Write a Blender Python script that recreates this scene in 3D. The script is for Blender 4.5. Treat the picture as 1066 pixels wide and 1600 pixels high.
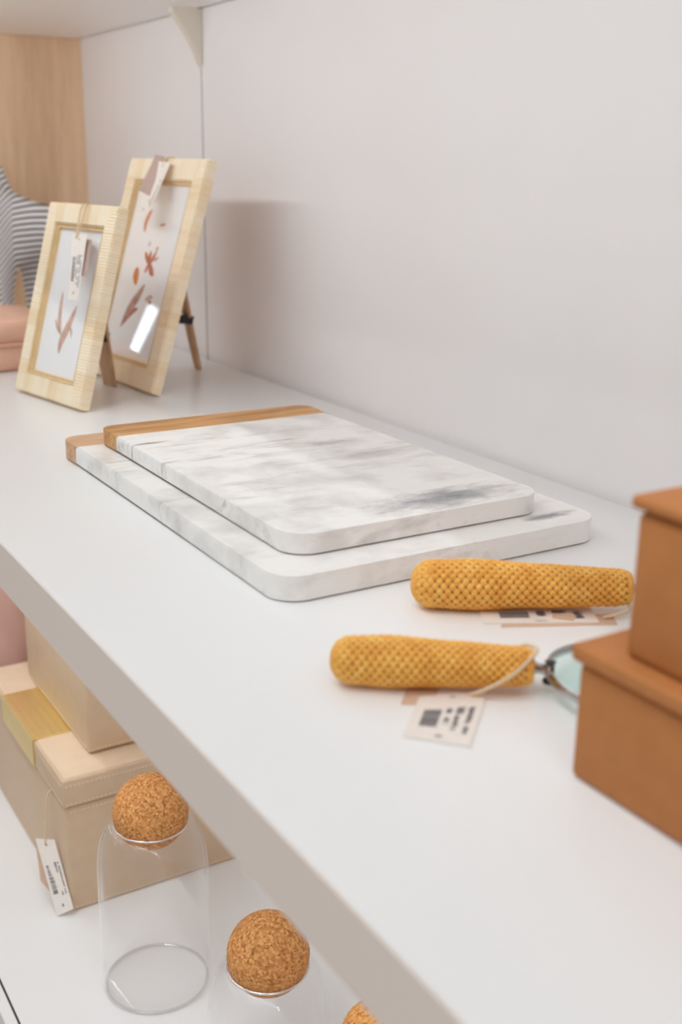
import bpy, bmesh, math, random
from mathutils import Vector, Matrix, Euler
random.seed(7)
for o in list(bpy.data.objects): bpy.data.objects.remove(o, do_unlink=True)
S = bpy.context.scene
COL = S.collection

# ------------------------------------------------------------------ camera
CAM_LOC = Vector((0.0, -0.63375, 0.25))
cd = bpy.data.cameras.new('camera')
cam = bpy.data.objects.new('camera', cd); COL.objects.link(cam)
RT, UP, FW = Vector((0.51798, 0.85529, 0.01293)), Vector((-0.25894, 0.14238, 0.95534)), Vector((-0.81526, 0.4982, -0.29522))
m = Matrix((RT, UP, -FW)).transposed().to_4x4(); m.translation = CAM_LOC
cam.matrix_world = m
cd.lens = 1759.36 / 1600 * 36; cd.sensor_width = 36; cd.sensor_fit = 'AUTO'
cd.clip_start = 0.01; cd.clip_end = 100
cd.dof.use_dof = True; cd.dof.focus_distance = 0.84; cd.dof.aperture_fstop = 6.2
S.camera = cam

# ------------------------------------------------------------------ light
def lin(c):
    return tuple(((v/255)/12.92 if v/255 <= .04045 else ((v/255+.055)/1.055)**2.4) for v in c)
wd = bpy.data.worlds.new('shop_ambient'); S.world = wd; wd.use_nodes = True
wd.node_tree.nodes['Background'].inputs[0].default_value = (1.0, 0.985, 0.97, 1)
wd.node_tree.nodes['Background'].inputs[1].default_value = 0.43
def area(name, loc, size, power, color, aim=None, rotz=0):
    l = bpy.data.lights.new(name, 'AREA'); l.shape = 'RECTANGLE'; l.size, l.size_y = size
    l.energy = power; l.color = color
    o = bpy.data.objects.new(name, l); COL.objects.link(o); o.location = loc
    if aim: o.rotation_euler = (Vector(aim)-Vector(loc)).to_track_quat('-Z', 'Y').to_euler()
    else: o.rotation_euler = (0, 0, rotz)
    return o
# strip lamps hanging from the shop ceiling: one above the aisle, one far down the shop
area('offcamera_strip_lamp', (-0.30, -1.51, 2.2), (1.3, 0.04), 16, (0.90, 0.96, 1.0))
area('offcamera_strip_lamp', (-11.2, -6.05, 1.5), (0.08, 5.2), 16, (0.72, 0.86, 1.0), rotz=math.atan2(-2.3, -3.8)-math.pi/2)
for lx, ly in ((-2.3, -2.7), (0.4, -2.7), (-1.0, -4.3), (-3.6, -4.3)):  # more off-camera lamps, added for bright reflections on the jar edges
    area('offcamera_strip_lamp', (lx, ly, 2.2), (1.3, 0.12), 6, (1.0, 0.98, 0.95))
# LED strips under the front edges of the upper and the middle shelf
area('shelf_led_strip', (-0.55, -0.430, 0.4255), (2.5, 0.008), 4.35, (0.94, 0.975, 1.0), aim=(-0.55, -0.430+.62, 0.4255-.16))
area('shelf_led_strip', (-0.55, -0.430, -0.0405), (2.5, 0.008), 3.4, (0.94, 0.975, 1.0), aim=(-0.55, -0.430+.62, -0.0405-.62))
S.view_settings.view_transform = 'Standard'; S.view_settings.look = 'None'
S.cycles.diffuse_bounces = 12; S.cycles.max_bounces = 16; S.cycles.transparent_max_bounces = 24
S.view_settings.exposure = -0.02; S.view_settings.gamma = 1; S.view_settings.use_curve_mapping = False

# ------------------------------------------------------------------ materials
def base_mat(name, rough=.5, spec=.5, metal=0):
    mt = bpy.data.materials.new(name); mt.use_nodes = True
    nt = mt.node_tree; b = nt.nodes['Principled BSDF']
    b.inputs['Roughness'].default_value = rough; b.inputs['Metallic'].default_value = metal
    b.inputs['Specular IOR Level'].default_value = spec
    return mt, nt, b
def nd(nt, t, **kw):
    n = nt.nodes.new(t)
    for k, v in kw.items():
        if k in n.inputs.keys(): n.inputs[k].default_value = v
        else: setattr(n, k, v)
    return n
def ramp(nt, src, stops, interp='LINEAR'):
    r = nt.nodes.new('ShaderNodeValToRGB'); r.color_ramp.interpolation = interp
    e = r.color_ramp.elements
    while len(e) < len(stops): e.new(0.5)
    for el, (p, c) in zip(e, stops): el.position = p; el.color = (*c, 1)
    nt.links.new(src, r.inputs[0]); return r
def coords(nt, scale=(1, 1, 1), loc=(0, 0, 0), rot=(0, 0, 0)):
    tc = nt.nodes.new('ShaderNodeTexCoord'); mp = nt.nodes.new('ShaderNodeMapping')
    mp.inputs['Scale'].default_value = scale; mp.inputs['Location'].default_value = loc; mp.inputs['Rotation'].default_value = rot
    nt.links.new(tc.outputs['Object'], mp.inputs[0]); return mp.outputs[0]
def bump(nt, b, src, dist=.001, strength=.5):
    bp = nt.nodes.new('ShaderNodeBump'); bp.inputs['Distance'].default_value = dist; bp.inputs['Strength'].default_value = strength
    nt.links.new(src, bp.inputs['Height']); nt.links.new(bp.outputs[0], b.inputs['Normal'])
def math_n(nt, op, a, b=None, c=None):
    n = nt.nodes.new('ShaderNodeMath'); n.operation = op
    for i, v in enumerate((a, b, c)):
        if v is None: continue
        if isinstance(v, (int, float)): n.inputs[i].default_value = v
        else: nt.links.new(v, n.inputs[i])
    return n.outputs[0]
def plain(name, col, rough=.5, spec=.5, metal=0, var=.04, scale=30, bmp=0, stretch=(1, 1, 1)):
    mt, nt, b = base_mat(name, rough, spec, metal)
    c = lin(col); lo = tuple(v*(1-var) for v in c); hi = tuple(min(1, v*(1+var)) for v in c)
    n = nd(nt, 'ShaderNodeTexNoise', Scale=scale, Detail=4.0)
    nt.links.new(coords(nt, stretch), n.inputs['Vector'])
    r = ramp(nt, n.outputs['Fac'], [(.3, lo), (.7, hi)]); nt.links.new(r.outputs[0], b.inputs['Base Color'])
    if bmp: bump(nt, b, n.outputs['Fac'], bmp, .4)
    return mt
M = {}
M['shelf'] = plain('white_laminate', (240, 240, 240), .28, .5, var=.008, scale=6)
M['shelf_up'] = plain('light_lifted_laminate', (250, 250, 250), .4, .4, var=.004, scale=6)  # same laminate, whitened to brighten the underside and its bounce light
M['shelf_edge'] = plain('edge_band', (242, 231, 222), .4, .4, var=.01, scale=6)
M['wall'] = plain('painted_board', (234, 231, 231), .6, .3, var=.01, scale=5)
M['dark_gap'] = plain('dark_gap', (60, 56, 60), .7)
M['joint'] = plain('grey_joint', (118, 114, 114), .7)
M['floor'] = plain('shop_floor', (214, 204, 196), .45, var=.08, scale=3)
M['bracket'] = plain('cream_bracket', (222, 214, 202), .5)
M['led'] = plain('aluminium_channel', (200, 200, 198), .4, .5, .6)
M['contact_line'] = plain('contact_line_brown', (128, 104, 84), .9, .1)
M['black'] = plain('black_plastic', (22, 22, 24), .4)
M['paper'] = plain('tag_paper', (238, 230, 222), .7, .2, var=.02, scale=200)
M['kraft'] = plain('kraft_backing', (214, 184, 160), .75, .2, var=.05, scale=200)
M['mauve'] = plain('mauve_card', (190, 165, 155), .7, .2, var=.04, scale=200)
M['ink'] = plain('printed_ink', (104, 100, 106), .7, .1)
M['string'] = plain('cotton_string', (228, 205, 172), .8, .1, var=.12, scale=900)
M['art_paper'] = plain('print_paper', (246, 245, 245), .6, .2, var=.01)
M['rust'] = plain('rust_paint', (196, 112, 78), .7, .1, var=.25, scale=120)
M['orange'] = plain('orange_paint', (216, 130, 66), .7, .1, var=.25, scale=120)
M['blush'] = plain('blush_paint', (214, 172, 152), .7, .1, var=.2, scale=120)
M['taupe'] = plain('taupe_paint', (188, 140, 112), .7, .1, var=.25, scale=120)
M['chrome'] = plain('chrome', (190, 186, 184), .12, .5, 1.0, var=.02)
M['gold'] = plain('brushed_gold', (250, 226, 158), .36, .5, .92, var=.05, scale=20, stretch=(1, 12, 1))
M['pink'] = plain('pink_leather', (222, 178, 154), .5, .4, var=.05, scale=60, bmp=.0004)
M['pink2'] = plain('dusty_pink', (214, 174, 164), .45, .4, var=.03, scale=20)
M['tan_leather'] = plain('tan_leather', (184, 121, 70), .6, .2, var=.05, scale=90, bmp=.0002)
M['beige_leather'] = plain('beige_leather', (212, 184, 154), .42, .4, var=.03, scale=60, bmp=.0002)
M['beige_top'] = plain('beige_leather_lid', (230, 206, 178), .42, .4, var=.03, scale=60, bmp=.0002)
M['thread'] = plain('stitch_thread', (238, 218, 190), .7, .2)
M['hoof'] = plain('dark_hoof', (70, 70, 74), .6)

def wood(name, c1, c2, c3, axis='z', scale=1.0, rough=.5):
    mt, nt, b = base_mat(name, rough, .35)
    st = {'x': (2.2, 26, 26), 'y': (26, 2.2, 26), 'z': (26, 26, 2.2)}[axis]
    st = tuple(v*scale for v in st)
    v = coords(nt, st)
    n = nd(nt, 'ShaderNodeTexNoise', Scale=1.0, Detail=6.0, Roughness=.6, Distortion=.6); nt.links.new(v, n.inputs['Vector'])
    n2 = nd(nt, 'ShaderNodeTexNoise', Scale=7.0, Detail=3.0, Roughness=.7); nt.links.new(v, n2.inputs['Vector'])
    mix = math_n(nt, 'ADD', math_n(nt, 'MULTIPLY', n.outputs['Fac'], .75), math_n(nt, 'MULTIPLY', n2.outputs['Fac'], .25))
    r = ramp(nt, mix, [(.32, lin(c1)), (.5, lin(c2)), (.66, lin(c3))]); nt.links.new(r.outputs[0], b.inputs['Base Color'])
    bump(nt, b, n2.outputs['Fac'], .0003, .3)
    return mt
M['oak'] = wood('oak_laminate', (204, 170, 136), (230, 198, 164), (242, 214, 182), 'z', .55, .5)
M['acacia'] = wood('acacia_wood', (146, 98, 54), (200, 148, 92), (222, 178, 124), 'y', 3.2, .45)
M['acacia_pale'] = wood('pale_acacia_wood', (164, 116, 80), (210, 168, 130), (228, 192, 156), 'y', 3.2, .5)
M['leg_wood'] = wood('easel_wood', (178, 142, 108), (198, 164, 130), (212, 182, 148), 'z', 1.5, .6)

def raffia(name, axis):
    """pale bone-coloured strips wrapped round the frame: fine ribs across the rail"""
    mt, nt, b = base_mat(name, .5, .3)
    tc = nd(nt, 'ShaderNodeTexCoord'); sp = nd(nt, 'ShaderNodeSeparateXYZ'); nt.links.new(tc.outputs['Object'], sp.inputs[0])
    ax = sp.outputs[{'x': 0, 'z': 2}[axis]]
    blk = nd(nt, 'ShaderNodeTexWhiteNoise', noise_dimensions='1D')
    nt.links.new(math_n(nt, 'FLOOR', math_n(nt, 'MULTIPLY', ax, 1/.0185)), blk.inputs['W'])
    ns = nd(nt, 'ShaderNodeTexNoise', Scale=1.0, Detail=3.0)
    nt.links.new(coords(nt, {'x': (260, 14, 14), 'z': (14, 14, 260)}[axis]), ns.inputs['Vector'])
    mix = math_n(nt, 'ADD', math_n(nt, 'MULTIPLY', blk.outputs['Value'], .35), math_n(nt, 'MULTIPLY', ns.outputs['Fac'], .65))
    r = ramp(nt, mix, [(.2, lin((240, 214, 174))), (.5, lin((249, 230, 198))), (.8, lin((253, 241, 218)))])
    nt.links.new(r.outputs[0], b.inputs['Base Color'])
    rib = math_n(nt, 'SINE', math_n(nt, 'MULTIPLY', ax, 2*math.pi/.0032))
    bump(nt, b, rib, .0005, .55)
    return mt
M['raffia_x'] = raffia('raffia_wrap_across', 'x'); M['raffia_z'] = raffia('raffia_wrap_along', 'z')
M['liner'] = plain('gilded_liner', (222, 192, 144), .45, .4, var=.06, scale=80)

def marble(name, seed, patches, amount):
    mt, nt, b = base_mat(name, .22, .5)
    v = coords(nt, (60, 15, 45), (seed, seed*1.7, 0), (0, 0, .10))
    n = nd(nt, 'ShaderNodeTexNoise', Scale=1.0, Detail=9.0, Roughness=.68, Distortion=.35); nt.links.new(v, n.inputs['Vector'])
    n2 = nd(nt, 'ShaderNodeTexNoise', Scale=.30, Detail=3.0, Roughness=.5); nt.links.new(v, n2.inputs['Vector'])
    vein = math_n(nt, 'MINIMUM', math_n(nt, 'MAXIMUM', math_n(nt, 'MULTIPLY', math_n(nt, 'SUBTRACT', n.outputs['Fac'], .50), 5.0), 0.0), 1.0)
    gate = math_n(nt, 'MULTIPLY', math_n(nt, 'SUBTRACT', n2.outputs['Fac'], .40), 4.0)
    gate = math_n(nt, 'MINIMUM', math_n(nt, 'MAXIMUM', gate, 0.22), 1.0)
    dark = math_n(nt, 'MULTIPLY', math_n(nt, 'MULTIPLY', vein, gate), amount)
    tc = nd(nt, 'ShaderNodeTexCoord')
    nz = nd(nt, 'ShaderNodeTexNoise', Scale=1.0, Detail=6.0, Roughness=.7); nt.links.new(coords(nt, (130, 45, 80), (seed, 0, 0), (0, 0, .1)), nz.inputs['Vector'])
    for (px, py, rx, ry, amt) in patches:       # mineral clouds in the slab
        mp = nd(nt, 'ShaderNodeMapping'); mp.inputs['Scale'].default_value = (1/rx, 1/ry, 0); mp.inputs['Location'].default_value = (-px/rx, -py/ry, 0)
        nt.links.new(tc.outputs['Object'], mp.inputs[0])
        ln = nd(nt, 'ShaderNodeVectorMath', operation='LENGTH'); nt.links.new(mp.outputs[0], ln.inputs[0])
        q = math_n(nt, 'SUBTRACT', 1.0, ln.outputs['Value'])
        q = math_n(nt, 'ADD', q, math_n(nt, 'MULTIPLY', math_n(nt, 'SUBTRACT', nz.outputs['Fac'], .5), 2.2))
        q = math_n(nt, 'MINIMUM', math_n(nt, 'MAXIMUM', q, 0.0), 1.0)
        dark = math_n(nt, 'ADD', dark, math_n(nt, 'MULTIPLY', q, amt))
    cl = nd(nt, 'ShaderNodeTexNoise', Scale=22.0, Detail=4.0); nt.links.new(tc.outputs['Object'], cl.inputs['Vector'])
    dark = math_n(nt, 'ADD', dark, math_n(nt, 'MULTIPLY', math_n(nt, 'MAXIMUM', math_n(nt, 'SUBTRACT', cl.outputs['Fac'], .48), 0.0), 1.1))
    r = ramp(nt, dark, [(0, lin((244, 242, 239))), (.25, lin((218, 215, 212))), (.6, lin((166, 166, 168))), (1, lin((118, 120, 126)))])
    nt.links.new(r.outputs[0], b.inputs['Base Color'])
    b.inputs['Subsurface Weight'].default_value = .0
    return mt
M['marble_a'] = marble('white_marble', 3.1, [(.146, .040, .022, .072, .66), (.02, .07, .016, .06, .30), (-.028, .045, .010, .05, .38), (-.095, -.085, .003, .02, .8)], .62)
M['marble_b'] = marble('cream_marble', 9.4, [(.183, .094, .007, .03, .75), (.212, .002, .010, .035, .55), (-.10, -.105, .004, .02, .4)], .30)

def cork(name, cols):
    mt, nt, b = base_mat(name, .75, .2)
    v = coords(nt)
    vo = nd(nt, 'ShaderNodeTexVoronoi', Scale=560.0); nt.links.new(v, vo.inputs['Vector'])
    sep = nd(nt, 'ShaderNodeSeparateColor'); nt.links.new(vo.outputs['Color'], sep.inputs[0])
    n = nd(nt, 'ShaderNodeTexNoise', Scale=420.0, Detail=5.0, Roughness=.75); nt.links.new(v, n.inputs['Vector'])
    mix = math_n(nt, 'ADD', math_n(nt, 'MULTIPLY', sep.outputs[0], .5), math_n(nt, 'MULTIPLY', n.outputs['Fac'], .5))
    r = ramp(nt, mix, [(.18, lin(cols[0])), (.36, lin(cols[1])), (.6, lin(cols[2])), (.85, lin(cols[3]))])
    nt.links.new(r.outputs[0], b.inputs['Base Color']); bump(nt, b, mix, .0012, .6)
    return mt
M['cork'] = cork('ground_cork', ((142, 90, 50), (194, 130, 74), (216, 152, 92), (236, 184, 122)))
M['cork2'] = cork('pale_cork', ((176, 104, 48), (222, 146, 76), (238, 172, 102), (246, 196, 134)))
def cane_mat():
    mt, nt, b = base_mat('honey_cane', .42, .4)
    n = nd(nt, 'ShaderNodeTexNoise', Scale=110.0, Detail=4.0); nt.links.new(coords(nt), n.inputs['Vector'])
    r = ramp(nt, n.outputs['Fac'], [(.25, lin((222, 152, 58))), (.5, lin((242, 178, 78))), (.75, lin((250, 202, 108)))])
    nt.links.new(r.outputs[0], b.inputs['Base Color']); return mt
M['cane'] = cane_mat(); M['core'] = plain('gap_darkening_core', (120, 68, 24), .7)  # core coloured dark so the gaps in the weave look shaded
def thin_glass(name, tint, power=1.0, add=.035, rough=.015):
    """thin clear glass: straight transmission plus fresnel reflection"""
    mt = bpy.data.materials.new(name); mt.use_nodes = True; nt = mt.node_tree
    nt.nodes.remove(nt.nodes['Principled BSDF']); out = nt.nodes['Material Output']
    t = nd(nt, 'ShaderNodeBsdfTransparent'); t.inputs[0].default_value = (*tint, 1)
    g = nd(nt, 'ShaderNodeBsdfGlossy'); g.inputs['Roughness'].default_value = rough; g.inputs[0].default_value = (1, 1, 1, 1)
    lw = nd(nt, 'ShaderNodeLayerWeight'); lw.inputs['Blend'].default_value = .5
    f = math_n(nt, 'POWER', lw.outputs['Facing'], 5.0)
    f = math_n(nt, 'ADD', math_n(nt, 'MULTIPLY', f, min(.85*power, .95-add)), add*min(power, 1.2))
    mx = nd(nt, 'ShaderNodeMixShader'); nt.links.new(f, mx.inputs[0]); nt.links.new(t.outputs[0], mx.inputs[1]); nt.links.new(g.outputs[0], mx.inputs[2])
    nt.links.new(mx.outputs[0], out.inputs[0]); return mt
M['jar_glass'] = thin_glass('clear_jar_glass', (.99, .99, .99), 1.0, .022)
M['pane'] = thin_glass('picture_glass', (1, 1, 1), 1.2)
M['lens'] = thin_glass('tinted_lens_glass', (.90, .985, .97), 1.0, .05, .01)
def zebra_mat():
    mt, nt, b = base_mat('striped_fabric', .75, .2)
    tc = nd(nt, 'ShaderNodeTexCoord'); sp = nd(nt, 'ShaderNodeSeparateXYZ'); nt.links.new(tc.outputs['Object'], sp.inputs[0])
    x, y, z = sp.outputs
    dx = math_n(nt, 'SUBTRACT', x, .01)
    v = math_n(nt, 'ADD', z, math_n(nt, 'MULTIPLY', math_n(nt, 'MULTIPLY', dx, dx), 3.0))
    ch = math_n(nt, 'MINIMUM', math_n(nt, 'MAXIMUM', math_n(nt, 'MULTIPLY', math_n(nt, 'SUBTRACT', x, .05), 40.0), 0.0), 1.0)
    v = math_n(nt, 'ADD', v, math_n(nt, 'MULTIPLY', math_n(nt, 'MULTIPLY', math_n(nt, 'ABSOLUTE', y), ch), .6))
    ns = nd(nt, 'ShaderNodeTexNoise', Scale=25.0); nt.links.new(tc.outputs['Object'], ns.inputs['Vector'])
    v = math_n(nt, 'ADD', v, math_n(nt, 'MULTIPLY', ns.outputs['Fac'], .004))
    s = math_n(nt, 'SINE', math_n(nt, 'MULTIPLY', v, 2*math.pi/.0080))
    r = ramp(nt, math_n(nt, 'MULTIPLY_ADD', s, .5, .5), [(.22, lin((76, 82, 90))), (.46, lin((228, 224, 222)))])
    nt.links.new(r.outputs[0], b.inputs['Base Color']); bump(nt, b, s, .0006, .4)
    return mt
M['zebra'] = zebra_mat()

# ------------------------------------------------------------------ helpers
def link(name, me, mt, parent=None, smooth=False):
    o = bpy.data.objects.new(name, me); COL.objects.link(o)
    if mt: me.materials.append(mt)
    if smooth: me.polygons.foreach_set('use_smooth', [True]*len(me.polygons))
    if parent: o.parent = parent
    return o
def finish(name, bm, mt, parent=None, smooth=False, angle=None):
    bmesh.ops.recalc_face_normals(bm, faces=bm.faces)
    me = bpy.data.meshes.new(name); bm.to_mesh(me); bm.free()
    o = link(name, me, mt, parent, smooth or angle is not None)
    if angle is not None:
        me.set_sharp_from_angle(angle=math.radians(angle))
    return o
def tag(o, label=None, cat=None, group=None, kind=None):
    for k, v in (('label', label), ('category', cat), ('group', group), ('kind', kind)):
        if v: o[k] = v
    return o
def thing(name, label, cat, loc=(0, 0, 0), rot=(0, 0, 0), group=None):
    o = bpy.data.objects.new(name, None); COL.objects.link(o); o.empty_display_size = .02
    o.location = loc; o.rotation_euler = rot
    return tag(o, label, cat, group)
def add_box(bm, lo, hi, bevel=0, seg=2):
    vs = [bm.verts.new((x, y, z)) for x in (lo[0], hi[0]) for y in (lo[1], hi[1]) for z in (lo[2], hi[2])]
    fs = []
    for q in ((0, 1, 3, 2), (4, 6, 7, 5), (0, 4, 5, 1), (2, 3, 7, 6), (0, 2, 6, 4), (1, 5, 7, 3)):
        fs.append(bm.faces.new([vs[i] for i in q]))
    if bevel:
        es = list({e for f in fs for e in f.edges})
        bmesh.ops.bevel(bm, geom=es, offset=bevel, segments=seg, affect='EDGES', profile=.5)
def box(name, lo, hi, mt, parent=None, bevel=0, seg=2):
    bm = bmesh.new(); add_box(bm, lo, hi, bevel, seg)
    return finish(name, bm, mt, parent, angle=35 if bevel else None)
def prism_bm(pts, z0, z1, bevel=0, seg=3, skip=None):
    """outline (counter-clockwise x, y) extruded in z, top and bottom rims rounded"""
    bm = bmesh.new()
    a = [bm.verts.new((x, y, z0)) for x, y in pts]; b = [bm.verts.new((x, y, z1)) for x, y in pts]
    n = len(pts); bm.faces.new(a[::-1]); bm.faces.new(b)
    for i in range(n): bm.faces.new((a[i], a[(i+1) % n], b[(i+1) % n], b[i]))
    if bevel:
        es = []
        for ring in (a, b):
            for i in range(n):
                if skip and skip(pts[i]) and skip(pts[(i+1) % n]): continue
                e = bm.edges.get((ring[i], ring[(i+1) % n])); es.append(e)
        bmesh.ops.bevel(bm, geom=es, offset=bevel, segments=seg, affect='EDGES', profile=.5)
    return bm
def rrect(x0, x1, y0, y1, radii, seg=10):
    """radii in order (x0,y0) (x1,y0) (x1,y1) (x0,y1)"""
    out = []
    for (cx, cy, sx, sy, r, a0) in ((x0, y0, 1, 1, radii[0], 180), (x1, y0, -1, 1, radii[1], 270), (x1, y1, -1, -1, radii[2], 0), (x0, y1, 1, -1, radii[3], 90)):
        if r <= 0: out.append((cx, cy)); continue
        for k in range(seg+1):
            a = math.radians(a0+90*k/seg); out.append((cx+sx*r+r*math.cos(a), cy+sy*r+r*math.sin(a)))
    return out
def lathe(name, prof, mt, parent=None, n=64, closed=False, axis='z'):
    bm = bmesh.new(); rings = []
    for r, z in prof:
        if r < 1e-7: rings.append([bm.verts.new((0, 0, z))])
        else: rings.append([bm.verts.new((r*math.cos(2*math.pi*k/n), r*math.sin(2*math.pi*k/n), z)) for k in range(n)])
    pairs = list(zip(rings, rings[1:])) + ([(rings[-1], rings[0])] if closed else [])
    for A, B in pairs:
        for k in range(n):
            k2 = (k+1) % n
            if len(A) == 1 and len(B) == 1: continue
            if len(A) == 1: bm.faces.new((A[0], B[k], B[k2]))
            elif len(B) == 1: bm.faces.new((A[k], A[k2], B[0]))
            else: bm.faces.new((A[k], A[k2], B[k2], B[k]))
    if axis == 'x':
        bmesh.ops.transform(bm, matrix=Matrix.Rotation(math.radians(90), 4, 'Y'), verts=bm.verts)
    return finish(name, bm, mt, parent, angle=50)
def smooth_path(pts, n=8):
    P = [Vector(p) for p in pts]; out = []
    for i in range(len(P)-1):
        p0, p1, p2, p3 = P[max(i-1, 0)], P[i], P[i+1], P[min(i+2, len(P)-1)]
        for k in range(n):
            t = k/n
            out.append(.5*((2*p1)+(p2-p0)*t+(2*p0-5*p1+4*p2-p3)*t*t+(3*p1-p0-3*p2+p3)*t**3))
    out.append(P[-1]); return out
def tube(name, pts, r, mt, parent=None, n=8, flat=1.0):
    bm = bmesh.new(); rings = []; up = Vector((0, 0, 1))
    for i, p in enumerate(pts):
        d = (pts[min(i+1, len(pts)-1)]-pts[max(i-1, 0)]).normalized()
        s = d.cross(up)
        s = s.normalized() if s.length > 1e-4 else Vector((1, 0, 0)); u = s.cross(d)
        rings.append([bm.verts.new(p+s*r*math.cos(2*math.pi*k/n)+u*r*flat*math.sin(2*math.pi*k/n)) for k in range(n)])
    for A, B in zip(rings, rings[1:]):
        for k in range(n): bm.faces.new((A[k], A[(k+1) % n], B[(k+1) % n], B[k]))
    bm.faces.new(rings[0][::-1]); bm.faces.new(rings[-1])
    return finish(name, bm, mt, parent, smooth=True)
def to_local(parent, pts):
    bpy.context.view_layer.update()
    inv = parent.matrix_basis.inverted(); return [inv @ Vector(p) for p in pts]
def slab(name, quad, thick, mt, parent, normal=None):
    """thin card from a (possibly twisted) polygon of 3-D corners"""
    q = [Vector(p) for p in quad]; nrm = (q[1]-q[0]).cross(q[-1]-q[0]).normalized() if normal is None else Vector(normal)
    bm = bmesh.new(); a = [bm.verts.new(p) for p in q]; b = [bm.verts.new(p+nrm*thick) for p in q]; n = len(q)
    bm.faces.new(a[::-1]); bm.faces.new(b)
    for i in range(n): bm.faces.new((a[i], a[(i+1) % n], b[(i+1) % n], b[i]))
    return finish(name, bm, mt, parent)
def print_marks(name, quad, off, rects, mt, parent):
    """ink marks given in (u, v) of the card: quad = TL, TR, BR, BL"""
    tl, tr, br, bl = [Vector(p) for p in quad]; nrm = (bl-tl).cross(tr-tl).normalized()
    bm = bmesh.new()
    def P(u, v): return (tl*(1-u)+tr*u)*(1-v)+(bl*(1-u)+br*u)*v + nrm*off
    for (u0, u1, v0, v1) in rects: bm.faces.new([bm.verts.new(P(*c)) for c in ((u0, v0), (u0, v1), (u1, v1), (u1, v0))])
    return finish(name, bm, mt, parent)
def marks_along(seed):
    """label print that runs along the card: a bar code and lines of small type"""
    rnd = random.Random(seed); bars, text = [], []
    v = .36
    while v < .72:
        w = rnd.choice((.006, .01, .016)); bars.append((.16, .42, v, v+w)); v += w+rnd.choice((.007, .012))
    for (u0, u1, a, b, p) in ((.48, .58, .34, .66, .9), (.62, .76, .32, .46, 1), (.62, .72, .49, .76, .85), (.80, .90, .32, .80, .9)):
        v = a
        while v < b:
            w = rnd.uniform(.010, .022)
            if rnd.random() < p: text.append((u0+rnd.uniform(0, .02), u1-rnd.uniform(0, .03), v, v+w))
            v += w+.009
    return bars, text
def diamond(name, quad, off, u, v, r, mt, parent, asp=3.0):
    tl, tr, br, bl = [Vector(p) for p in quad]; nrm = (bl-tl).cross(tr-tl).normalized()
    def P(u, v): return (tl*(1-u)+tr*u)*(1-v)+(bl*(1-u)+br*u)*v + nrm*off
    bm = bmesh.new()
    o = [P(u+r, v), P(u, v-r/asp), P(u-r, v), P(u, v+r/asp)]; i = [P(u+r*.45, v), P(u, v-r*.45/asp), P(u-r*.45, v), P(u, v+r*.45/asp)]
    a = [bm.verts.new(p) for p in o]; b = [bm.verts.new(p) for p in i]
    for k in range(4): bm.faces.new((a[k], a[(k+1) % 4], b[(k+1) % 4], b[k]))
    return finish(name, bm, mt, parent)

# ------------------------------------------------------------------ the setting
SX0, SX1 = -1.823, 0.75          # shelf run
YF = -0.452                      # front of the middle and lower shelf
ZL = -0.45                       # lower shelf deck
ZC = 0.43                        # underside of the upper shelf
wb = box('wall_back', (-2.2, .004, -1.0), (1.3, .03, 1.1), M['dark_gap']); tag(wb, kind='structure')
SEAM = -1.380
for x0, x1 in ((-1.827, SEAM-.0013), (SEAM+.0013, 1.28)):
    box('wall_panel', (x0, -.004, -1.0), (x1, .0045, 1.08), M['wall'], wb, .0006, 1)
box('panel_joint', (SEAM-.0013, -.0036, -1.0), (SEAM+.0013, .0045, 1.08), M['joint'], wb)
wl = box('wall_left', (-1.86, -.455, -1.0), (-1.827, .004, 1.08), M['oak']); tag(wl, kind='structure')
fl = box('floor', (-14, -8, -1.05), (5, .03, -1.0), M['floor']); tag(fl, kind='structure')

sh = thing('display_shelf', 'white laminate middle shelf carrying the picture frames, marble boards and magnifying glasses', 'shelf', (0, -.23, 0))
box('shelf_board', (SX0, YF+.23, -.036), (SX1, -.011+.23, 0), M['shelf'], sh, .0012, 2)
box('led_channel', (SX0+.02, -.438+.23, -.040), (SX1-.02, -.422+.23, -.0355), M['led'], sh)
box('edge_band', (SX0, YF+.2292, -.0358), (SX1, YF+.2304, -.0006), M['shelf_edge'], sh, .0003, 1)
up = thing('display_shelf', 'white upper shelf above the oak side panel and the picture frames', 'shelf', (0, -.18, ZC))
box('shelf_board', (SX0, -.452+.18, 0), (SX1, -.010+.18, .036), M['shelf_up'], up, .0012, 2)
box('led_channel', (SX0+.02, -.438+.18, -.004), (SX1-.02, -.422+.18, .0005), M['led'], up)
# bracket: a cream triangular plate under the upper shelf, standing off the wall seam
bp = [(0.0, 0.0), (0.0, -.067)]
for k in range(1, 8):
    t = k/8; bp.append((-.0035-.0345*t**1.6, -.067+.060*t))
bp += [(-.0385, -.006), (-.0385, 0.0)]
bm = bmesh.new()
A = [bm.verts.new((SEAM-.006, y+.18-.0045, z)) for y, z in bp]; B = [bm.verts.new((SEAM+.006, y+.18-.0045, z)) for y, z in bp]
bm.faces.new(A); bm.faces.new(B[::-1])
for i in range(len(bp)): bm.faces.new((A[i], A[(i+1) % len(bp)], B[(i+1) % len(bp)], B[i]))
finish('shelf_bracket', bm, M['bracket'], up)
lo = thing('display_shelf', 'white lower shelf under the cork jars and beige boxes', 'shelf', (0, -.23, ZL))
box('shelf_board', (SX0, YF+.23, -.036), (SX1, -.0085+.23, 0), M['shelf'], lo, .0006, 1)
box('edge_gasket', (SX0, YF+.2283, -.030), (SX1, YF+.2302, -.0006), M['dark_gap'], lo)
box('front_strip', (SX0, YF+.2185, -.034), (SX1, YF+.2284, 0), M['shelf'], lo, .0008, 1)

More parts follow.
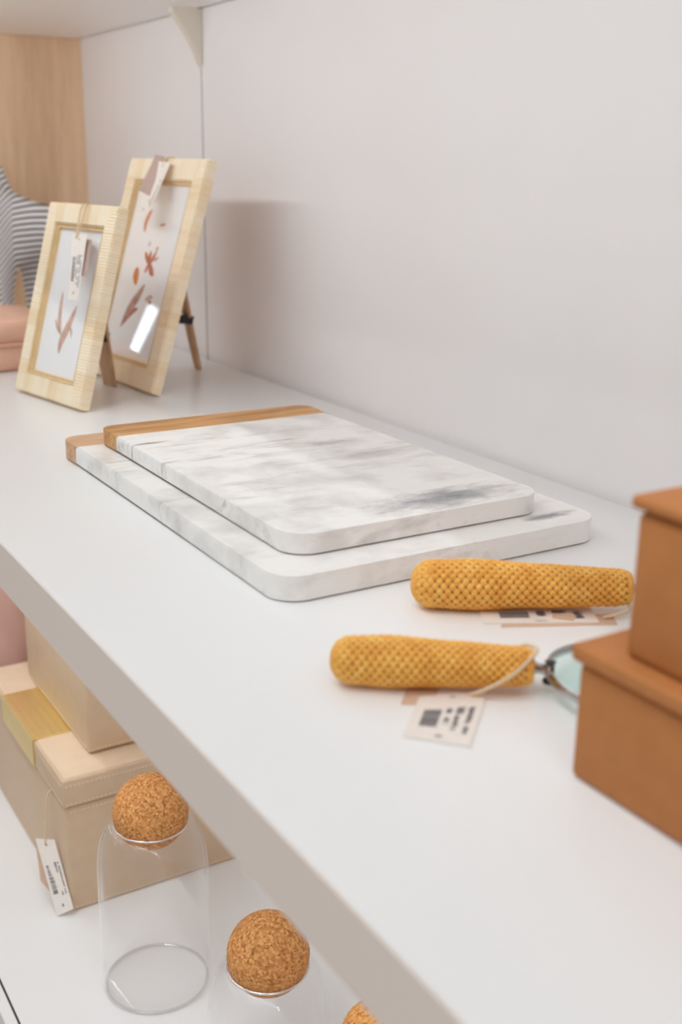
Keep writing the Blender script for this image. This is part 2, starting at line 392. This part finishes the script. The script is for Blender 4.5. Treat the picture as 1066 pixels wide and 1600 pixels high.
# ------------------------------------------------------------------ marble boards
def board(name, label, x0, x1, y0, y1, z0, z1, joint, mm, wm, rw, rm):
    cx, cy = (x0+x1)/2, (y0+y1)/2
    t = thing(name, label, 'cutting board', (cx, cy, z0))
    i_ = .0022; bm = prism_bm(rrect(x0-cx+i_, x1-cx-i_, y0-cy+i_, y1-cy-i_, (rw, rm, rm, rw)), 0, .0014); finish('contact_line_layer', bm, M['contact_line'], t, angle=40)  # thin brown layer added as the contact-shadow line under the board
    sk = lambda p: abs(p[0]-(joint-cx)) < 1e-5
    bm = prism_bm(rrect(joint-cx, x1-cx, y0-cy, y1-cy, (0, rm, rm, 0)), .0012, z1-z0, .0028, 4, sk)
    o = finish('marble_slab', bm, mm, t, angle=40); tag(o, 'veined white marble slab')
    bm = prism_bm(rrect(x0-cx, joint-cx, y0-cy, y1-cy, (rw, 0, 0, rw)), .0012, z1-z0, .0022, 4, sk)
    o = finish('wooden_end', bm, wm, t, angle=40); tag(o, 'brown wooden end strip')
    return t
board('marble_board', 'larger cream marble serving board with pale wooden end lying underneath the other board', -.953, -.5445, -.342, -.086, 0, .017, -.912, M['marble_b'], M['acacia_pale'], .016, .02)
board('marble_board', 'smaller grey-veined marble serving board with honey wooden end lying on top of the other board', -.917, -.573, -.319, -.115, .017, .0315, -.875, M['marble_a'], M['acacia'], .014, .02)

# ------------------------------------------------------------------ picture frames
def leaf_poly(pts, w):
    """blade along a polyline, tapering at both ends"""
    P = smooth_path([(x, 0, z) for x, z in pts], 5); n = len(P); L, R = [], []
    for i, p in enumerate(P):
        d = (P[min(i+1, n-1)]-P[max(i-1, 0)]).normalized(); s = Vector((-d.z, 0, d.x)); k = math.sin(math.pi*(i+.15)/(n-.7))**.8*w*1.35
        L.append(p+s*k); R.append(p-s*k)
    return L, R
def frame(name, label, W, H, T, x, y, rz, ln, border, art, leg):
    t = thing(name, label, 'picture frame', (x, y, T*math.sin(ln)), (-ln, 0, rz))
    b = border
    def rail(nm, p, mt):
        bm = bmesh.new()
        A = [bm.verts.new((u, 0, v)) for u, v in p]; Bv = [bm.verts.new((u, T, v)) for u, v in p]
        bm.faces.new(A); bm.faces.new(Bv[::-1])
        for i in range(4): bm.faces.new((A[i], A[(i+1) % 4], Bv[(i+1) % 4], Bv[i]))
        es = [bm.edges.get((A[0], A[1])), bm.edges.get((Bv[0], Bv[1])), bm.edges.get((A[2], A[3]))]
        bmesh.ops.bevel(bm, geom=[e for e in es if e], offset=.0014, segments=2, affect='EDGES')
        finish(nm, bm, mt, t, angle=40)
    rail('bottom_rail', [(0, 0), (W, 0), (W-b, b), (b, b)], M['raffia_x'])
    rail('top_rail', [(W, H), (0, H), (b, H-b), (W-b, H-b)], M['raffia_x'])
    rail('side_rail', [(0, H), (0, 0), (b, b), (b, H-b)], M['raffia_z'])
    rail('side_rail', [(W, 0), (W, H), (W-b, H-b), (W-b, b)], M['raffia_z'])
    # stepped gilded liner round the opening
    bm = bmesh.new(); steps = [(0.0, .0004), (.0009, .0010), (.0012, .0026), (.0038, .0022), (.0042, .0062)]
    rings = [[bm.verts.new(c) for c in ((b+d, e, b+d), (W-b-d, e, b+d), (W-b-d, e, H-b-d), (b+d, e, H-b-d))] for d, e in steps]
    for A, Bv in zip(rings, rings[1:]):
        for i in range(4): bm.faces.new((A[i], A[(i+1) % 4], Bv[(i+1) % 4], Bv[i]))
    finish('liner', bm, M['liner'], t)
    i0 = b+.0035
    box('glass_pane', (i0, .0046, i0), (W-i0, .0056, H-i0), M['pane'], t)
    pr = box('art_print', (i0, .0060, i0), (W-i0, .0075, H-i0), M['art_paper'], t)
    for (pts, w, mt) in art:
        L, R = leaf_poly([(u/1000, v/1000) for u, v in pts], w/1000)
        bm = bmesh.new(); a = [bm.verts.new((p.x, .00594, p.z)) for p in L]; c = [bm.verts.new((p.x, .00594, p.z)) for p in R]
        for i in range(len(a)-1): bm.faces.new((a[i], a[i+1], c[i+1], c[i]))
        o = finish('painted_leaf', bm, M[mt], pr)
    box('backing_board', (.004, T-.0035, .004), (W-.004, T+.001, H-.004), M['leg_wood'], t)
    # easel leg: hinge on the back, foot on the shelf
    hx, hz, foot, wt, wf = leg
    f0 = to_local(t, [foot])[0]
    top = Vector((hx, T+.001, hz)); wdir = Vector((1, 0, 0))
    ax = (f0-top).normalized(); nb = ax.cross(wdir).normalized()
    bm = bmesh.new(); vs = []
    for p, w in ((top, wt), (f0, wf)):
        for sx in (0, -1):
            for sn in (0, 1): vs.append(bm.verts.new(p+wdir*w*sx+nb*.0035*sn))
    for q in ((0, 1, 3, 2), (4, 6, 7, 5), (0, 4, 5, 1), (2, 3, 7, 6), (0, 2, 6, 4), (1, 5, 7, 3)): bm.faces.new([vs[i] for i in q])
    lg = finish('easel_leg', bm, M['leg_wood'], t)
    # black strap that stops the leg from opening too far
    mid = top.lerp(f0, .60)-wdir*wf*.3; anchor = Vector((mid.x, T+.001, mid.z-.012))
    bm = bmesh.new(); dd = mid-anchor; w2 = Vector((.006, 0, 0)); tt = Vector((0, 0, .005))
    vs = [bm.verts.new(p+sx*w2+sz*tt) for p in (anchor, mid) for sx in (-1, 1) for sz in (-1, 1)]
    for q in ((0, 1, 3, 2), (4, 6, 7, 5), (0, 4, 5, 1), (2, 3, 7, 6), (0, 2, 6, 4), (1, 5, 7, 3)): bm.faces.new([vs[i] for i in q])
    finish('leg_strap', bm, M['black'], t)
    return t
small_art = [([(72, 50), (73, 64), (82, 82), (92, 105)], 4.2, 'blush'), ([(69, 71), (60, 88), (56, 117)], 2.6, 'blush'), ([(70, 70), (59, 78), (52, 86)], 1.6, 'blush'), ([(84, 84), (90, 76), (92, 70)], 1.2, 'blush')]
big_art = [([(76, 204), (68, 190), (70, 176)], 2.8, 'orange'), ([(74, 135), (74, 126), (80, 114)], 5.2, 'orange'),
    ([(99, 140), (90, 148), (84, 154)], 2.4, 'rust'), ([(100, 140), (106, 147), (112, 157)], 2.4, 'rust'), ([(99, 140), (98, 148), (98, 156)], 2.8, 'rust'), ([(101, 142), (108, 134), (118, 128)], 3.4, 'rust'), ([(100, 141), (97, 135), (94, 130)], 2.4, 'rust'), ([(108, 146), (114, 147), (120, 150)], 1.6, 'blush'),
    ([(102, 117), (92, 102), (78, 86), (66, 67)], 5.0, 'taupe'), ([(99, 88), (84, 81), (64, 62)], 2.8, 'rust'), ([(94, 100), (90, 96), (88, 92)], 3, 'taupe'), ([(111, 99), (120, 103), (128, 104)], 2.2, 'blush'), ([(118, 99), (124, 98), (129, 96)], 1.6, 'taupe'),
    ([(104, 186), (110, 187), (118, 188)], 1.1, 'taupe'), ([(89, 160), (90, 163), (90, 167)], 1.0, 'taupe'), ([(110, 156), (111, 159), (113, 162)], 1.2, 'rust')]
sf = frame('picture_frame', 'small raffia-wrapped picture frame with pink leaf print in front of the taller frame', .1469, .2107, .0132, -1.2616, -.2967, .1798, .2785, .0225, small_art, (.100, .160, (-1.2335, -.186, 0), .040, .024))
bf = frame('picture_frame', 'tall raffia-wrapped picture frame with rust flower print beside the wall', .1904, .262, .0132, -1.3504, -.1884, .0792, .3048, .0255, big_art, (.136, .175, (-1.297, -.0497, 0), .022, .014))

# ------------------------------------------------------------------ price tags
def price_tag(name, label, quad, back, strings, seed, loc, marks='along', thick=.0005, backmat='kraft', hole=(.5, .08)):
    t = thing(name, label, 'price tag', loc)
    o = Vector(loc); q = [Vector(p)-o for p in quad]
    nrm = (q[3]-q[0]).cross(q[1]-q[0]).normalized()
    slab('card', q, thick, M['paper'], t, -nrm)
    bars, text = marks_along(seed)
    print_marks('barcode', q, .00012, bars, M['ink'], t)
    print_marks('type_lines', q, .00012, text, M['ink'], t)
    diamond('diamond_logo', q, .00012, .5, .9, .07, M['ink'], t)
    diamond('punch_hole', q, .00014, hole[0], hole[1], .05, M['ink'], t)
    if back: slab('backing_card', [Vector(p)-o for p in back], thick, M[backmat], t, -nrm)
    for s in strings: tube('string', smooth_path([Vector(p)-o for p in s], 8), .0009, M['string'], t, 6)
    return t
# small frame: hangs from a string looped over the top rail
price_tag('price_tag', 'cream paper price tag hanging on the small frame by a string', [(-1.2003, -.2397, .1757), (-1.1697, -.2341, .176), (-1.1289, -.2617, .1136), (-1.1486, -.2653, .1136)],
    [(-1.19, -.2362, .1722), (-1.163, -.2318, .171), (-1.1377, -.2484, .1366), (-1.155, -.2515, .1366)],
    [[(-1.1875, -.2405, .1715), (-1.1915, -.2357, .1846), (-1.1925, -.2335, .195), (-1.1922, -.2300, .2042), (-1.188, -.226, .2062), (-1.184, -.2295, .2035), (-1.1845, -.2350, .1849), (-1.187, -.2395, .1722)]], 1, (-1.165, -.2475, .1136), backmat='mauve')
price_tag('price_tag', 'slanted cream paper price tag with mauve backing hung over the tall frame', [(-1.2696, -.1105, .2503), (-1.2387, -.1084, .2494), (-1.2361, -.1418, .1894), (-1.2634, -.1423, .1946)],
    [(-1.2844, -.1075, .2577), (-1.262, -.1062, .2560), (-1.250, -.131, .2125), (-1.2808, -.1315, .2178)],
    [[(-1.2545, -.1107, .2465), (-1.2562, -.109, .2510), (-1.2575, -.1025, .2552), (-1.257, -.094, .2535)]], 2, (-1.252, -.125, .1894), backmat='mauve')
# near magnifying glass: lies on the shelf
price_tag('price_tag', 'cream paper price tag lying flat beside the shorter magnifying glass handle', [(-.4070, -.3385, .0009), (-.3960, -.3045, .0009), (-.3548, -.3469, .0007), (-.3785, -.3679, .0007)],
    [(-.4205, -.3360, .0004), (-.4095, -.3245, .0004), (-.3975, -.3390, .0003), (-.4057, -.3505, .0003)], [], 3, (-.385, -.34, 0))
far_tag = price_tag('price_tag', 'cream paper price tag lying partly under the longer magnifying glass handle', [(-.4870, -.2400, .0009), (-.4652, -.2532, .0007), (-.4340, -.1935, .0007), (-.456, -.181, .0009)][0:1]+[(-.456, -.181, .0009), (-.4340, -.1935, .0007), (-.4652, -.2532, .0007)],
    [(-.470, -.235, .0004), (-.440, -.178, .0004), (-.4265, -.1866, .0003), (-.4565, -.2475, .0003)], [], 4, (-.46, -.215, 0))
slab('folded_corner', [(.0035, .0065, .0012), (.0135, .0155, .0014), (.0175, .0090, .0014), (.0085, .0010, .0012)], .0005, M['kraft'], far_tag)
price_tag('price_tag', 'small white price tag lying on the shelf behind the marble boards', [(-1.060, -.184, .0008), (-1.0555, -.163, .0008), (-1.000, -.168, .0008), (-1.004, -.190, .0008)], None, [], 5, (-1.03, -.176, 0))
# beige box: hangs from under the lid, foot of the card on the shelf
bt = price_tag('price_tag', 'cream paper price tag hanging from the larger beige box by a string', [(-.9714, -.3861, -.3848), (-.9613, -.3702, -.3857), (-.9218, -.3673, -.441), (-.9301, -.3816, -.4492)],
    [(-.9745, -.3855, -.3865), (-.9655, -.3712, -.3872), (-.9335, -.3725, -.4485), (-.9560, -.3880, -.4230)],
    [[(-.969, -.3672, -.3345), (-.9705, -.3725, -.3440), (-.967, -.3765, -.372), (-.9640, -.3790, -.3905)]], 6, (-.945, -.378, -.45))

# ------------------------------------------------------------------ magnifying glasses
def magnifier(name, label, tip, end, zc, prof, ring_r, pitch, nwarp, loop):
    a, e = Vector((*tip, zc)), Vector((*end, zc)); L = (e-a).length; d = (e-a)/L
    t = thing(name, label, 'magnifying glass', (a.x, a.y, 0), (0, 0, math.atan2(d.y, d.x)))
    def rad(s):
        s = min(max(s/L, 0), 1)
        for (s0, r0), (s1, r1) in zip(prof, prof[1:]):
            if s <= s1:
                k = (s-s0)/(s1-s0); k = k*k*(3-2*k) if s0 > .05 else math.sqrt(max(0, 1-(1-k)**2)); return r0+(r1-r0)*k
        return prof[-1][1]
    # woven cane skin: weft strands run round the handle, over and under the long stakes
    nrow = int(L/pitch/2)*2; nl, na = nrow*6, nwarp*12
    bm = bmesh.new(); rings = []; amp = pitch*.30
    def bulge(d, hw): return math.sqrt(max(0.0, 1-(d/hw)**2)) if hw > .05 else 0.0
    for i in range(nl+1):
        s = L*i/nl; u = i/6 % 2; R = max(rad(s), .0004); ring = []
        de = min(abs(u-.5), abs(u-2.5)); do = min(abs(u-1.5), abs(u+.5))
        for j in range(na):
            th = 2*math.pi*j/na; q = math.cos(nwarp*th)
            h = max((.5+.5*q)*bulge(de, .52+.26*q), (.5-.5*q)*bulge(do, .52-.26*q), .12)*2-1.0
            r = max(R+amp*h*min(1, R/.004), .0003)
            ring.append(bm.verts.new((s, r*math.cos(th), zc+r*math.sin(th))))
        rings.append(ring)
    for A, B in zip(rings, rings[1:]):
        for j in range(na): bm.faces.new((A[j], A[(j+1) % na], B[(j+1) % na], B[j]))
    bm.faces.new(rings[0]); bm.faces.new(rings[-1][::-1])
    o = finish('woven_handle', bm, M['cane'], t, smooth=True); tag(o, 'honey coloured woven cane handle', kind='stuff')
    rc = [(max(rad(L*i/40)-amp*.55, .0003), L*i/40) for i in range(41)]
    c = lathe('handle_core', [(0, 0)]+rc+[(0, L)], M['core'], t, 24); c.rotation_euler = (0, math.radians(90), 0); c.location = (0, 0, zc)
    re = prof[-1][1]
    c = lathe('end_cap', [(0, 0), (re*.98, 0), (re*1.02, .0012), (re*.9, .003), (0, .0034)], M['cane'], t, 40); c.rotation_euler = (0, math.radians(90), 0); c.location = (L, 0, zc)
    c = lathe('stem', [(0, 0), (.0035, 0), (.0035, .002), (.0026, .003), (.0026, .0070), (.0040, .0075), (.0040, .0095), (0, .0095)], M['chrome'], t, 24)
    c.rotation_euler = (0, math.radians(90+8), 0); c.location = (L+.002, 0, zc)
    c = lathe('stem_reflection', [(0, -.0075), (.0032, -.0075), (.0036, -.006), (.0022, -.004), (.0022, .003), (.0030, .004), (0, .0046)], M['black'], t, 20); c.location = (L+.0115, 0, zc-.0008)  # dark piece added to stand for the stem's reflection in the lens
    # lens ring, tilted down until its far rim meets the shelf
    gap = .0085; tilt = math.atan2(zc-.0008-.0045, gap+2*ring_r)
    ctr = Vector((L+.002+gap+ring_r*math.cos(tilt), 0, zc-.001-math.sin(tilt)*(gap+ring_r)))
    rp = [(ring_r+.0013*math.cos(2*math.pi*k/12), .0028*math.sin(2*math.pi*k/12)) for k in range(12)]
    c = lathe('lens_ring', rp, M['chrome'], t, 72, closed=True); c.location = ctr; c.rotation_euler = (0, tilt, 0)
    lp = [(0, .0034)]+[((ring_r-.0012)*k/10, .0034-.0026*(k/10)**2) for k in range(1, 11)]
    lp += [(r, -z) for r, z in lp[::-1]]
    c = lathe('lens', lp, M['lens'], t, 64); c.location = ctr; c.rotation_euler = (0, tilt, 0)
    tube('string', smooth_path(loop, 8), .0010, M['string'], t, 8)
    return t
P1 = [(0, 0.0), (.11, .0118), (.30, .0128), (.62, .0112), (.95, .0098), (1.0, .0092)]
P2 = [(0, 0.0), (.10, .0138), (.28, .0148), (.62, .0126), (.95, .0108), (1.0, .0100)]
L1 = .1012
def loop1():
    out = []
    for k in range(15):
        a = math.radians(-150+k*22); out.append((L1*.93+.003*math.cos(a), .0106*math.cos(a)*1.02, .012+.0108*math.sin(a)))
    return out
magnifier('magnifying_glass', 'shorter magnifying glass with woven cane handle and bare chrome neck beside the tan box', (-.4436, -.3683), (-.3872, -.2881), .0133, P1, .040, .0022, 13,
    [(.070, -.0095, .0012), (.078, -.0118, .0060), (.090, -.0112, .0135), (.099, -.0070, .0210), (.1025, .000, .0228), (.098, .0065, .0222), (.092, .0108, .0165), (.094, .0112, .009)])
magnifier('magnifying_glass', 'longer magnifying glass with woven cane handle lying against the marble boards', (-.5082, -.2748), (-.4404, -.1687), .0150, P2, .047, .0025, 14,
    [(.112, -.0130, .0012), (.118, -.0135, .0030), (.126, -.0105, .0050), (.1275, -.0040, .0075), (.1278, .004, .0100), (.1265, .0096, .0125)])

# ------------------------------------------------------------------ tan boxes on the shelf
def stitch(bm, p0, p1, nrm, up, step=.0042, ln=.0026, w=.00045):
    p0, p1 = Vector(p0), Vector(p1); d = (p1-p0); L = d.length; d /= L; nrm = Vector(nrm); up = Vector(up); k = 0
    while k*step+ln < L:
        a = p0+d*(k*step); b = a+d*ln
        q = [a-up*w, b-up*w, b+up*w, a+up*w]; f = [bm.verts.new(v) for v in q]; g = [bm.verts.new(v+nrm*.0003) for v in q]
        bm.faces.new(g)
        for i in range(4): bm.faces.new((f[i], f[(i+1) % 4], g[(i+1) % 4], g[i]))
        k += 1
def lidded_box(name, label, x0, x1, y0, y1, z0, z1, lid, over, mt, top_mt=None, stitched=False, rim=.0025):
    cx, cy = (x0+x1)/2, (y0+y1)/2; t = thing(name, label, 'box', (cx, cy, z0)); H = z1-z0
    b = box('body', (x0-cx, y0-cy, 0), (x1-cx, y1-cy, H-lid-.0008), M[mt], t, .0035, 3)
    l = box('lid', (x0-cx-over, y0-cy-over, H-lid), (x1-cx+over, y1-cy+over, H), M[mt], t, rim, 3)
    if top_mt:
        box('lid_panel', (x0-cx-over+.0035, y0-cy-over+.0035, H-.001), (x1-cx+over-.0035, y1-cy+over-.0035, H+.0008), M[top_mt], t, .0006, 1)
    if stitched:
        bm = bmesh.new(); yf, xr = y0-cy-over-.00003, x1-cx+over+.00003
        for z in (H-.0065, H-lid+.0035):
            stitch(bm, (x0-cx, yf, z), (x1-cx, yf, z), (0, -1, 0), (0, 0, 1)); stitch(bm, (xr, y0-cy, z), (xr, y1-cy, z), (1, 0, 0), (0, 0, 1))
        s = finish('stitching', bm, M['thread'], l); s['kind'] = 'stuff'
        bm = bmesh.new(); yf, xr = y0-cy-.00003, x1-cx+.00003
        for z in (H-lid-.0065, .0045):
            stitch(bm, (x0-cx+.004, yf, z), (x1-cx-.004, yf, z), (0, -1, 0), (0, 0, 1)); stitch(bm, (xr, y0-cy+.004, z), (xr, y1-cy-.004, z), (1, 0, 0), (0, 0, 1))
        s = finish('stitching', bm, M['thread'], b); s['kind'] = 'stuff'
    return t
lidded_box('storage_box', 'larger tan leather storage box standing on the shelf under the other tan box', -.3152, -.070, -.3245, -.150, 0, .0618, .0080, .0026, 'tan_leather')
lidded_box('storage_box', 'smaller tan leather storage box standing on top of the other tan box', -.2968, -.088, -.3180, -.168, .0618, .1298, .0058, .0022, 'tan_leather')

# ------------------------------------------------------------------ beige boxes on the lower shelf
BX = (-1.206, -.929, -.3665, -.166)
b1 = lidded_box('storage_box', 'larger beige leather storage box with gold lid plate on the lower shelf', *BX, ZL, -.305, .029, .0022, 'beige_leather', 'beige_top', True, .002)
pl = bmesh.new(); cx, cy = (BX[0]+BX[1])/2, (BX[2]+BX[3])/2
g0, g1 = -1.130-cx, -1.017-cx; yf = BX[2]-cy-.0022; HH = .145
prof = [(yf+.085, HH+.0009), (yf+.0012, HH+.0009), (yf-.0003, HH-.0006), (yf-.0003, HH-.0265), (yf-.0016, HH-.0275), (yf-.0016, HH+.0012), (yf-.0004, HH+.0022), (yf+.085, HH+.0022)]
A = [pl.verts.new((g0, y, z)) for y, z in prof]; B = [pl.verts.new((g1, y, z)) for y, z in prof]
pl.faces.new(A); pl.faces.new(B[::-1])
for i in range(len(prof)): pl.faces.new((A[i], A[(i+1) % len(prof)], B[(i+1) % len(prof)], B[i]))
o = finish('lid_plate', pl, M['gold'], b1); tag(o, 'polished gold plate folded over the lid edge')
lidded_box('storage_box', 'smaller beige leather storage box standing on top of the other beige box', -1.162, -.960, -.3315, -.190, -.3025, -.165, .026, .002, 'beige_leather', None, True, .002)

# ------------------------------------------------------------------ pink things
t = thing('leather_pouch', 'pink leather pouch lying behind the small picture frame', 'pouch', (-1.47, -.265, 0), (0, 0, math.radians(8)))
def cushion(name, sx, sy, z0, z1, mt, parent, r, puff, n=28):
    bm = bmesh.new(); out = rrect(-sx, sx, -sy, sy, (r,)*4, 7); N = len(out); rings = []
    for i in range(11):
        ph = math.pi*(i/10-.5); s = 1-(1-math.cos(ph))*puff; z = (z0+z1)/2+(z1-z0)/2*math.sin(ph)
        rings.append([bm.verts.new((x*s, y*s, z)) for x, y in out])
    for A, B in zip(rings, rings[1:]):
        for k in range(N): bm.faces.new((A[k], A[(k+1) % N], B[(k+1) % N], B[k]))
    bm.faces.new(rings[0][::-1]); bm.faces.new(rings[-1])
    return finish(name, bm, M[mt], parent, smooth=True)
cushion('lower_half', .085, .075, 0, .034, 'pink', t, .03, .10)
cushion('upper_half', .085, .075, .032, .062, 'pink', t, .03, .10)
pts = [Vector((x*1.005, y*1.005, .0335)) for x, y in rrect(-.085, .085, -.075, .075, (.03,)*4, 7)]
tube('seam_piping', pts+[pts[0], pts[1]], .0016, M['pink'], t, 6)
t = thing('storage_basket', 'dusty pink rounded basket behind the beige boxes on the lower shelf', 'basket', (-1.325, -.30, ZL))
pr = [(0, 0), (.075, 0), (.088, .006), (.096, .03), (.100, .09), (.099, .20), (.096, .315), (.0935, .319), (.091, .315), (.094, .20), (.095, .09), (.091, .03), (.08, .012), (0, .010)]
lathe('basket_body', pr, M['pink2'], t, 72)
c = lathe('rim_band', [(.0945, .300), (.0985, .300), (.0985, .312), (.0945, .312)], M['pink'], t, 72, closed=True)

# ------------------------------------------------------------------ zebra figurine
def zebra():
    hd = Vector((-.521, -.853, 0)).normalized()
    t = thing('zebra_figurine', 'grey and white striped fabric zebra figurine beside the oak panel', 'figurine', (-1.660, -.116, 0), (0, 0, math.atan2(hd.y, hd.x)))
    V = []; E = []
    def v(x, y, z, rx, ry=None, p=None):
        V.append((x, y, z, rx, ry or rx))
        if p is not None: E.append((p, len(V)-1))
        return len(V)-1
    a = v(-.042, 0, .162, .042, .036)                      # hips (root)
    b = v(.000, 0, .158, .046, .038, a); c = v(.050, 0, .158, .049, .036, b)
    n1 = v(.082, 0, .192, .034, .026, c); n2 = v(.104, 0, .232, .026, .020, n1); n3 = v(.118, 0, .262, .023, .018, n2)
    h1 = v(.140, 0, .266, .021, .017, n3); h2 = v(.168, 0, .246, .015, .013, h1); v(.184, 0, .234, .012, .011, h2)
    for (x, par) in ((.055, c), (-.048, a)):
        for sy in (-1, 1):
            xx = x+(.014 if sy > 0 else -.014) if x > 0 else x+(.01*sy)
            k = v(xx, sy*.020, .108, .019, .017, par); k2 = v(xx+(.002 if x > 0 else -.008), sy*.021, .062, .0125, .0115, k)
            k3 = v(xx, sy*.021, .020, .0105, .010, k2); v(xx+.002, sy*.021, .004, .0125, .0115, k3)
    tl = v(-.078, 0, .178, .010, .009, a); tl2 = v(-.090, 0, .150, .007, .006, tl); v(-.090, 0, .105, .008, .007, tl2)
    me = bpy.data.meshes.new('body'); me.from_pydata([p[:3] for p in V], E, [])
    o = bpy.data.objects.new('body', me); COL.objects.link(o)
    sk = o.modifiers.new('skin', 'SKIN'); sk.branch_smoothing = .6
    for i, p in enumerate(V): me.skin_vertices[0].data[i].radius = (p[3], p[4])
    me.skin_vertices[0].data[0].use_root = True
    ss = o.modifiers.new('sub', 'SUBSURF'); ss.levels = 2; ss.render_levels = 2
    dg = bpy.context.evaluated_depsgraph_get(); m2 = bpy.data.meshes.new_from_object(o.evaluated_get(dg))
    bpy.data.objects.remove(o, do_unlink=True)
    zm = min(q.co.z for q in m2.vertices)
    for q in m2.vertices: q.co.z -= zm if q.co.z < .02 else 0
    m2.name = 'body'; link('body', m2, M['zebra'], t, True)
    for sy in (-1, 1):
        bm = bmesh.new(); bmesh.ops.create_cone(bm, cap_ends=True, segments=10, radius1=.008, radius2=.001, depth=.03)
        bmesh.ops.scale(bm, vec=(.5, 1, 1), verts=bm.verts)
        e = finish('ear', bm, M['zebra'], t, smooth=True); e.location = (.122, sy*.014, .292); e.rotation_euler = (-sy*.3, -.15, 0)
    # upright mane along the back of the neck
    cr = [(.052, .196, .004), (.060, .212, .012), (.071, .240, .014), (.088, .268, .014), (.108, .288, .012), (.126, .290, .004)]
    base = [(.056, .184), (.068, .198), (.084, .222), (.098, .248), (.112, .270), (.126, .276)]
    bm = bmesh.new(); rows = []
    for (x, z, w), (bx, bz) in zip(cr, base):
        rows.append([bm.verts.new(p) for p in ((bx, -.005, bz), (x, -.003, z), (x, .003, z), (bx, .005, bz))])
    for A, B in zip(rows, rows[1:]):
        for i in range(4): bm.faces.new((A[i], A[(i+1) % 4], B[(i+1) % 4], B[i]))
    bm.faces.new(rows[0]); bm.faces.new(rows[-1][::-1])
    finish('mane', bm, M['zebra'], t)
    for sy in (-1, 1):
        bm = bmesh.new(); bmesh.ops.create_uvsphere(bm, u_segments=10, v_segments=8, radius=.0035)
        e = finish('eye', bm, M['black'], t, smooth=True); e.location = (.146, sy*.0165, .270)
    return t
zebra()

# ------------------------------------------------------------------ cork-ball jars on the lower shelf
def jar(label, x, y, h, R, rim, ball_r, ball_lift, mt):
    t = thing('glass_jar', label, 'jar', (x, y, ZL), group='glass jars with cork balls')
    th = .0024
    sh0 = h-.046
    outer = [(0, .0016), (R*.86, .0013), (R*.90, 0), (R*.965, .0018), (R, .007)] + [(R, .007+(sh0-.007)*k/6) for k in range(1, 7)]
    for k in range(1, 11):
        a = math.pi/2*k/10; outer.append((rim+(R-rim)*math.cos(a)**.9, sh0+(h-sh0)*math.sin(a)))
    outer += [(rim+.0004, h+.0012)]
    inner = [(max(r-th, 0), z) for r, z in outer[5:-1]][::-1]
    inner = [(rim-th, h+.0012)]+inner+[(R-th-.002, .005), (0, .0035)]
    lathe('jar_body', outer+inner, M['jar_glass'], t, 96)
    lathe('jar_base_edge', [(R*.93+.0014*math.cos(2*math.pi*k/10), .0016+.0014*math.sin(2*math.pi*k/10)) for k in range(10)], M['jar_base'], t, 96, closed=True)
    lp = [(rim-.0006+.0011*math.cos(2*math.pi*k/10), h+.0012+.0011*math.sin(2*math.pi*k/10)) for k in range(10)]
    lathe('jar_lip', lp, M['jar_lip'], t, 96, closed=True)
    return t
M['jar_lip'] = thin_glass('thick_lip_glass', (.97, .97, .97), 2.0, .45, .12)
M['jar_base'] = thin_glass('thick_base_glass', (.92, .92, .915), 1.0, .10, .05)
def cork_ball(label, x, y, z, r, mt):
    t = thing('cork_ball', label, 'stopper', (x, y, z), (.4, .2, random.random()*6), group='cork ball stoppers')
    bm = bmesh.new(); bmesh.ops.create_icosphere(bm, subdivisions=5, radius=r)
    for v in bm.verts:
        n = v.co.normalized(); v.co *= 1+.006*(math.sin(n.x*31+n.y*17)*math.sin(n.z*27+n.x*9)) 
    o = finish('cork_sphere', bm, M[mt], t, smooth=True); tag(o, 'speckled ground cork')
    return t
BR = .0322
jar('tall clear glass jar beside the larger beige box', -.800, -.331, .1605, .0480, .0322, BR, .014, 'cork'); cork_ball('cork ball stopper on the tall glass jar', -.800, -.331, -.2785, BR, 'cork')
jar('low clear glass jar between the tall jar and the jar with the pale stopper', -.651, -.2965, .1035, .0480, .0322, BR, .014, 'cork'); cork_ball('brown cork ball stopper on the low glass jar beside the tall jar', -.651, -.2965, -.334, BR, 'cork')
jar('low clear glass jar under the pale cork stopper', -.536, -.2646, .095, .0480, .0322, BR, .014, 'cork'); cork_ball('pale orange cork ball stopper on a low glass jar', -.536, -.2646, -.3435, BR, 'cork2')
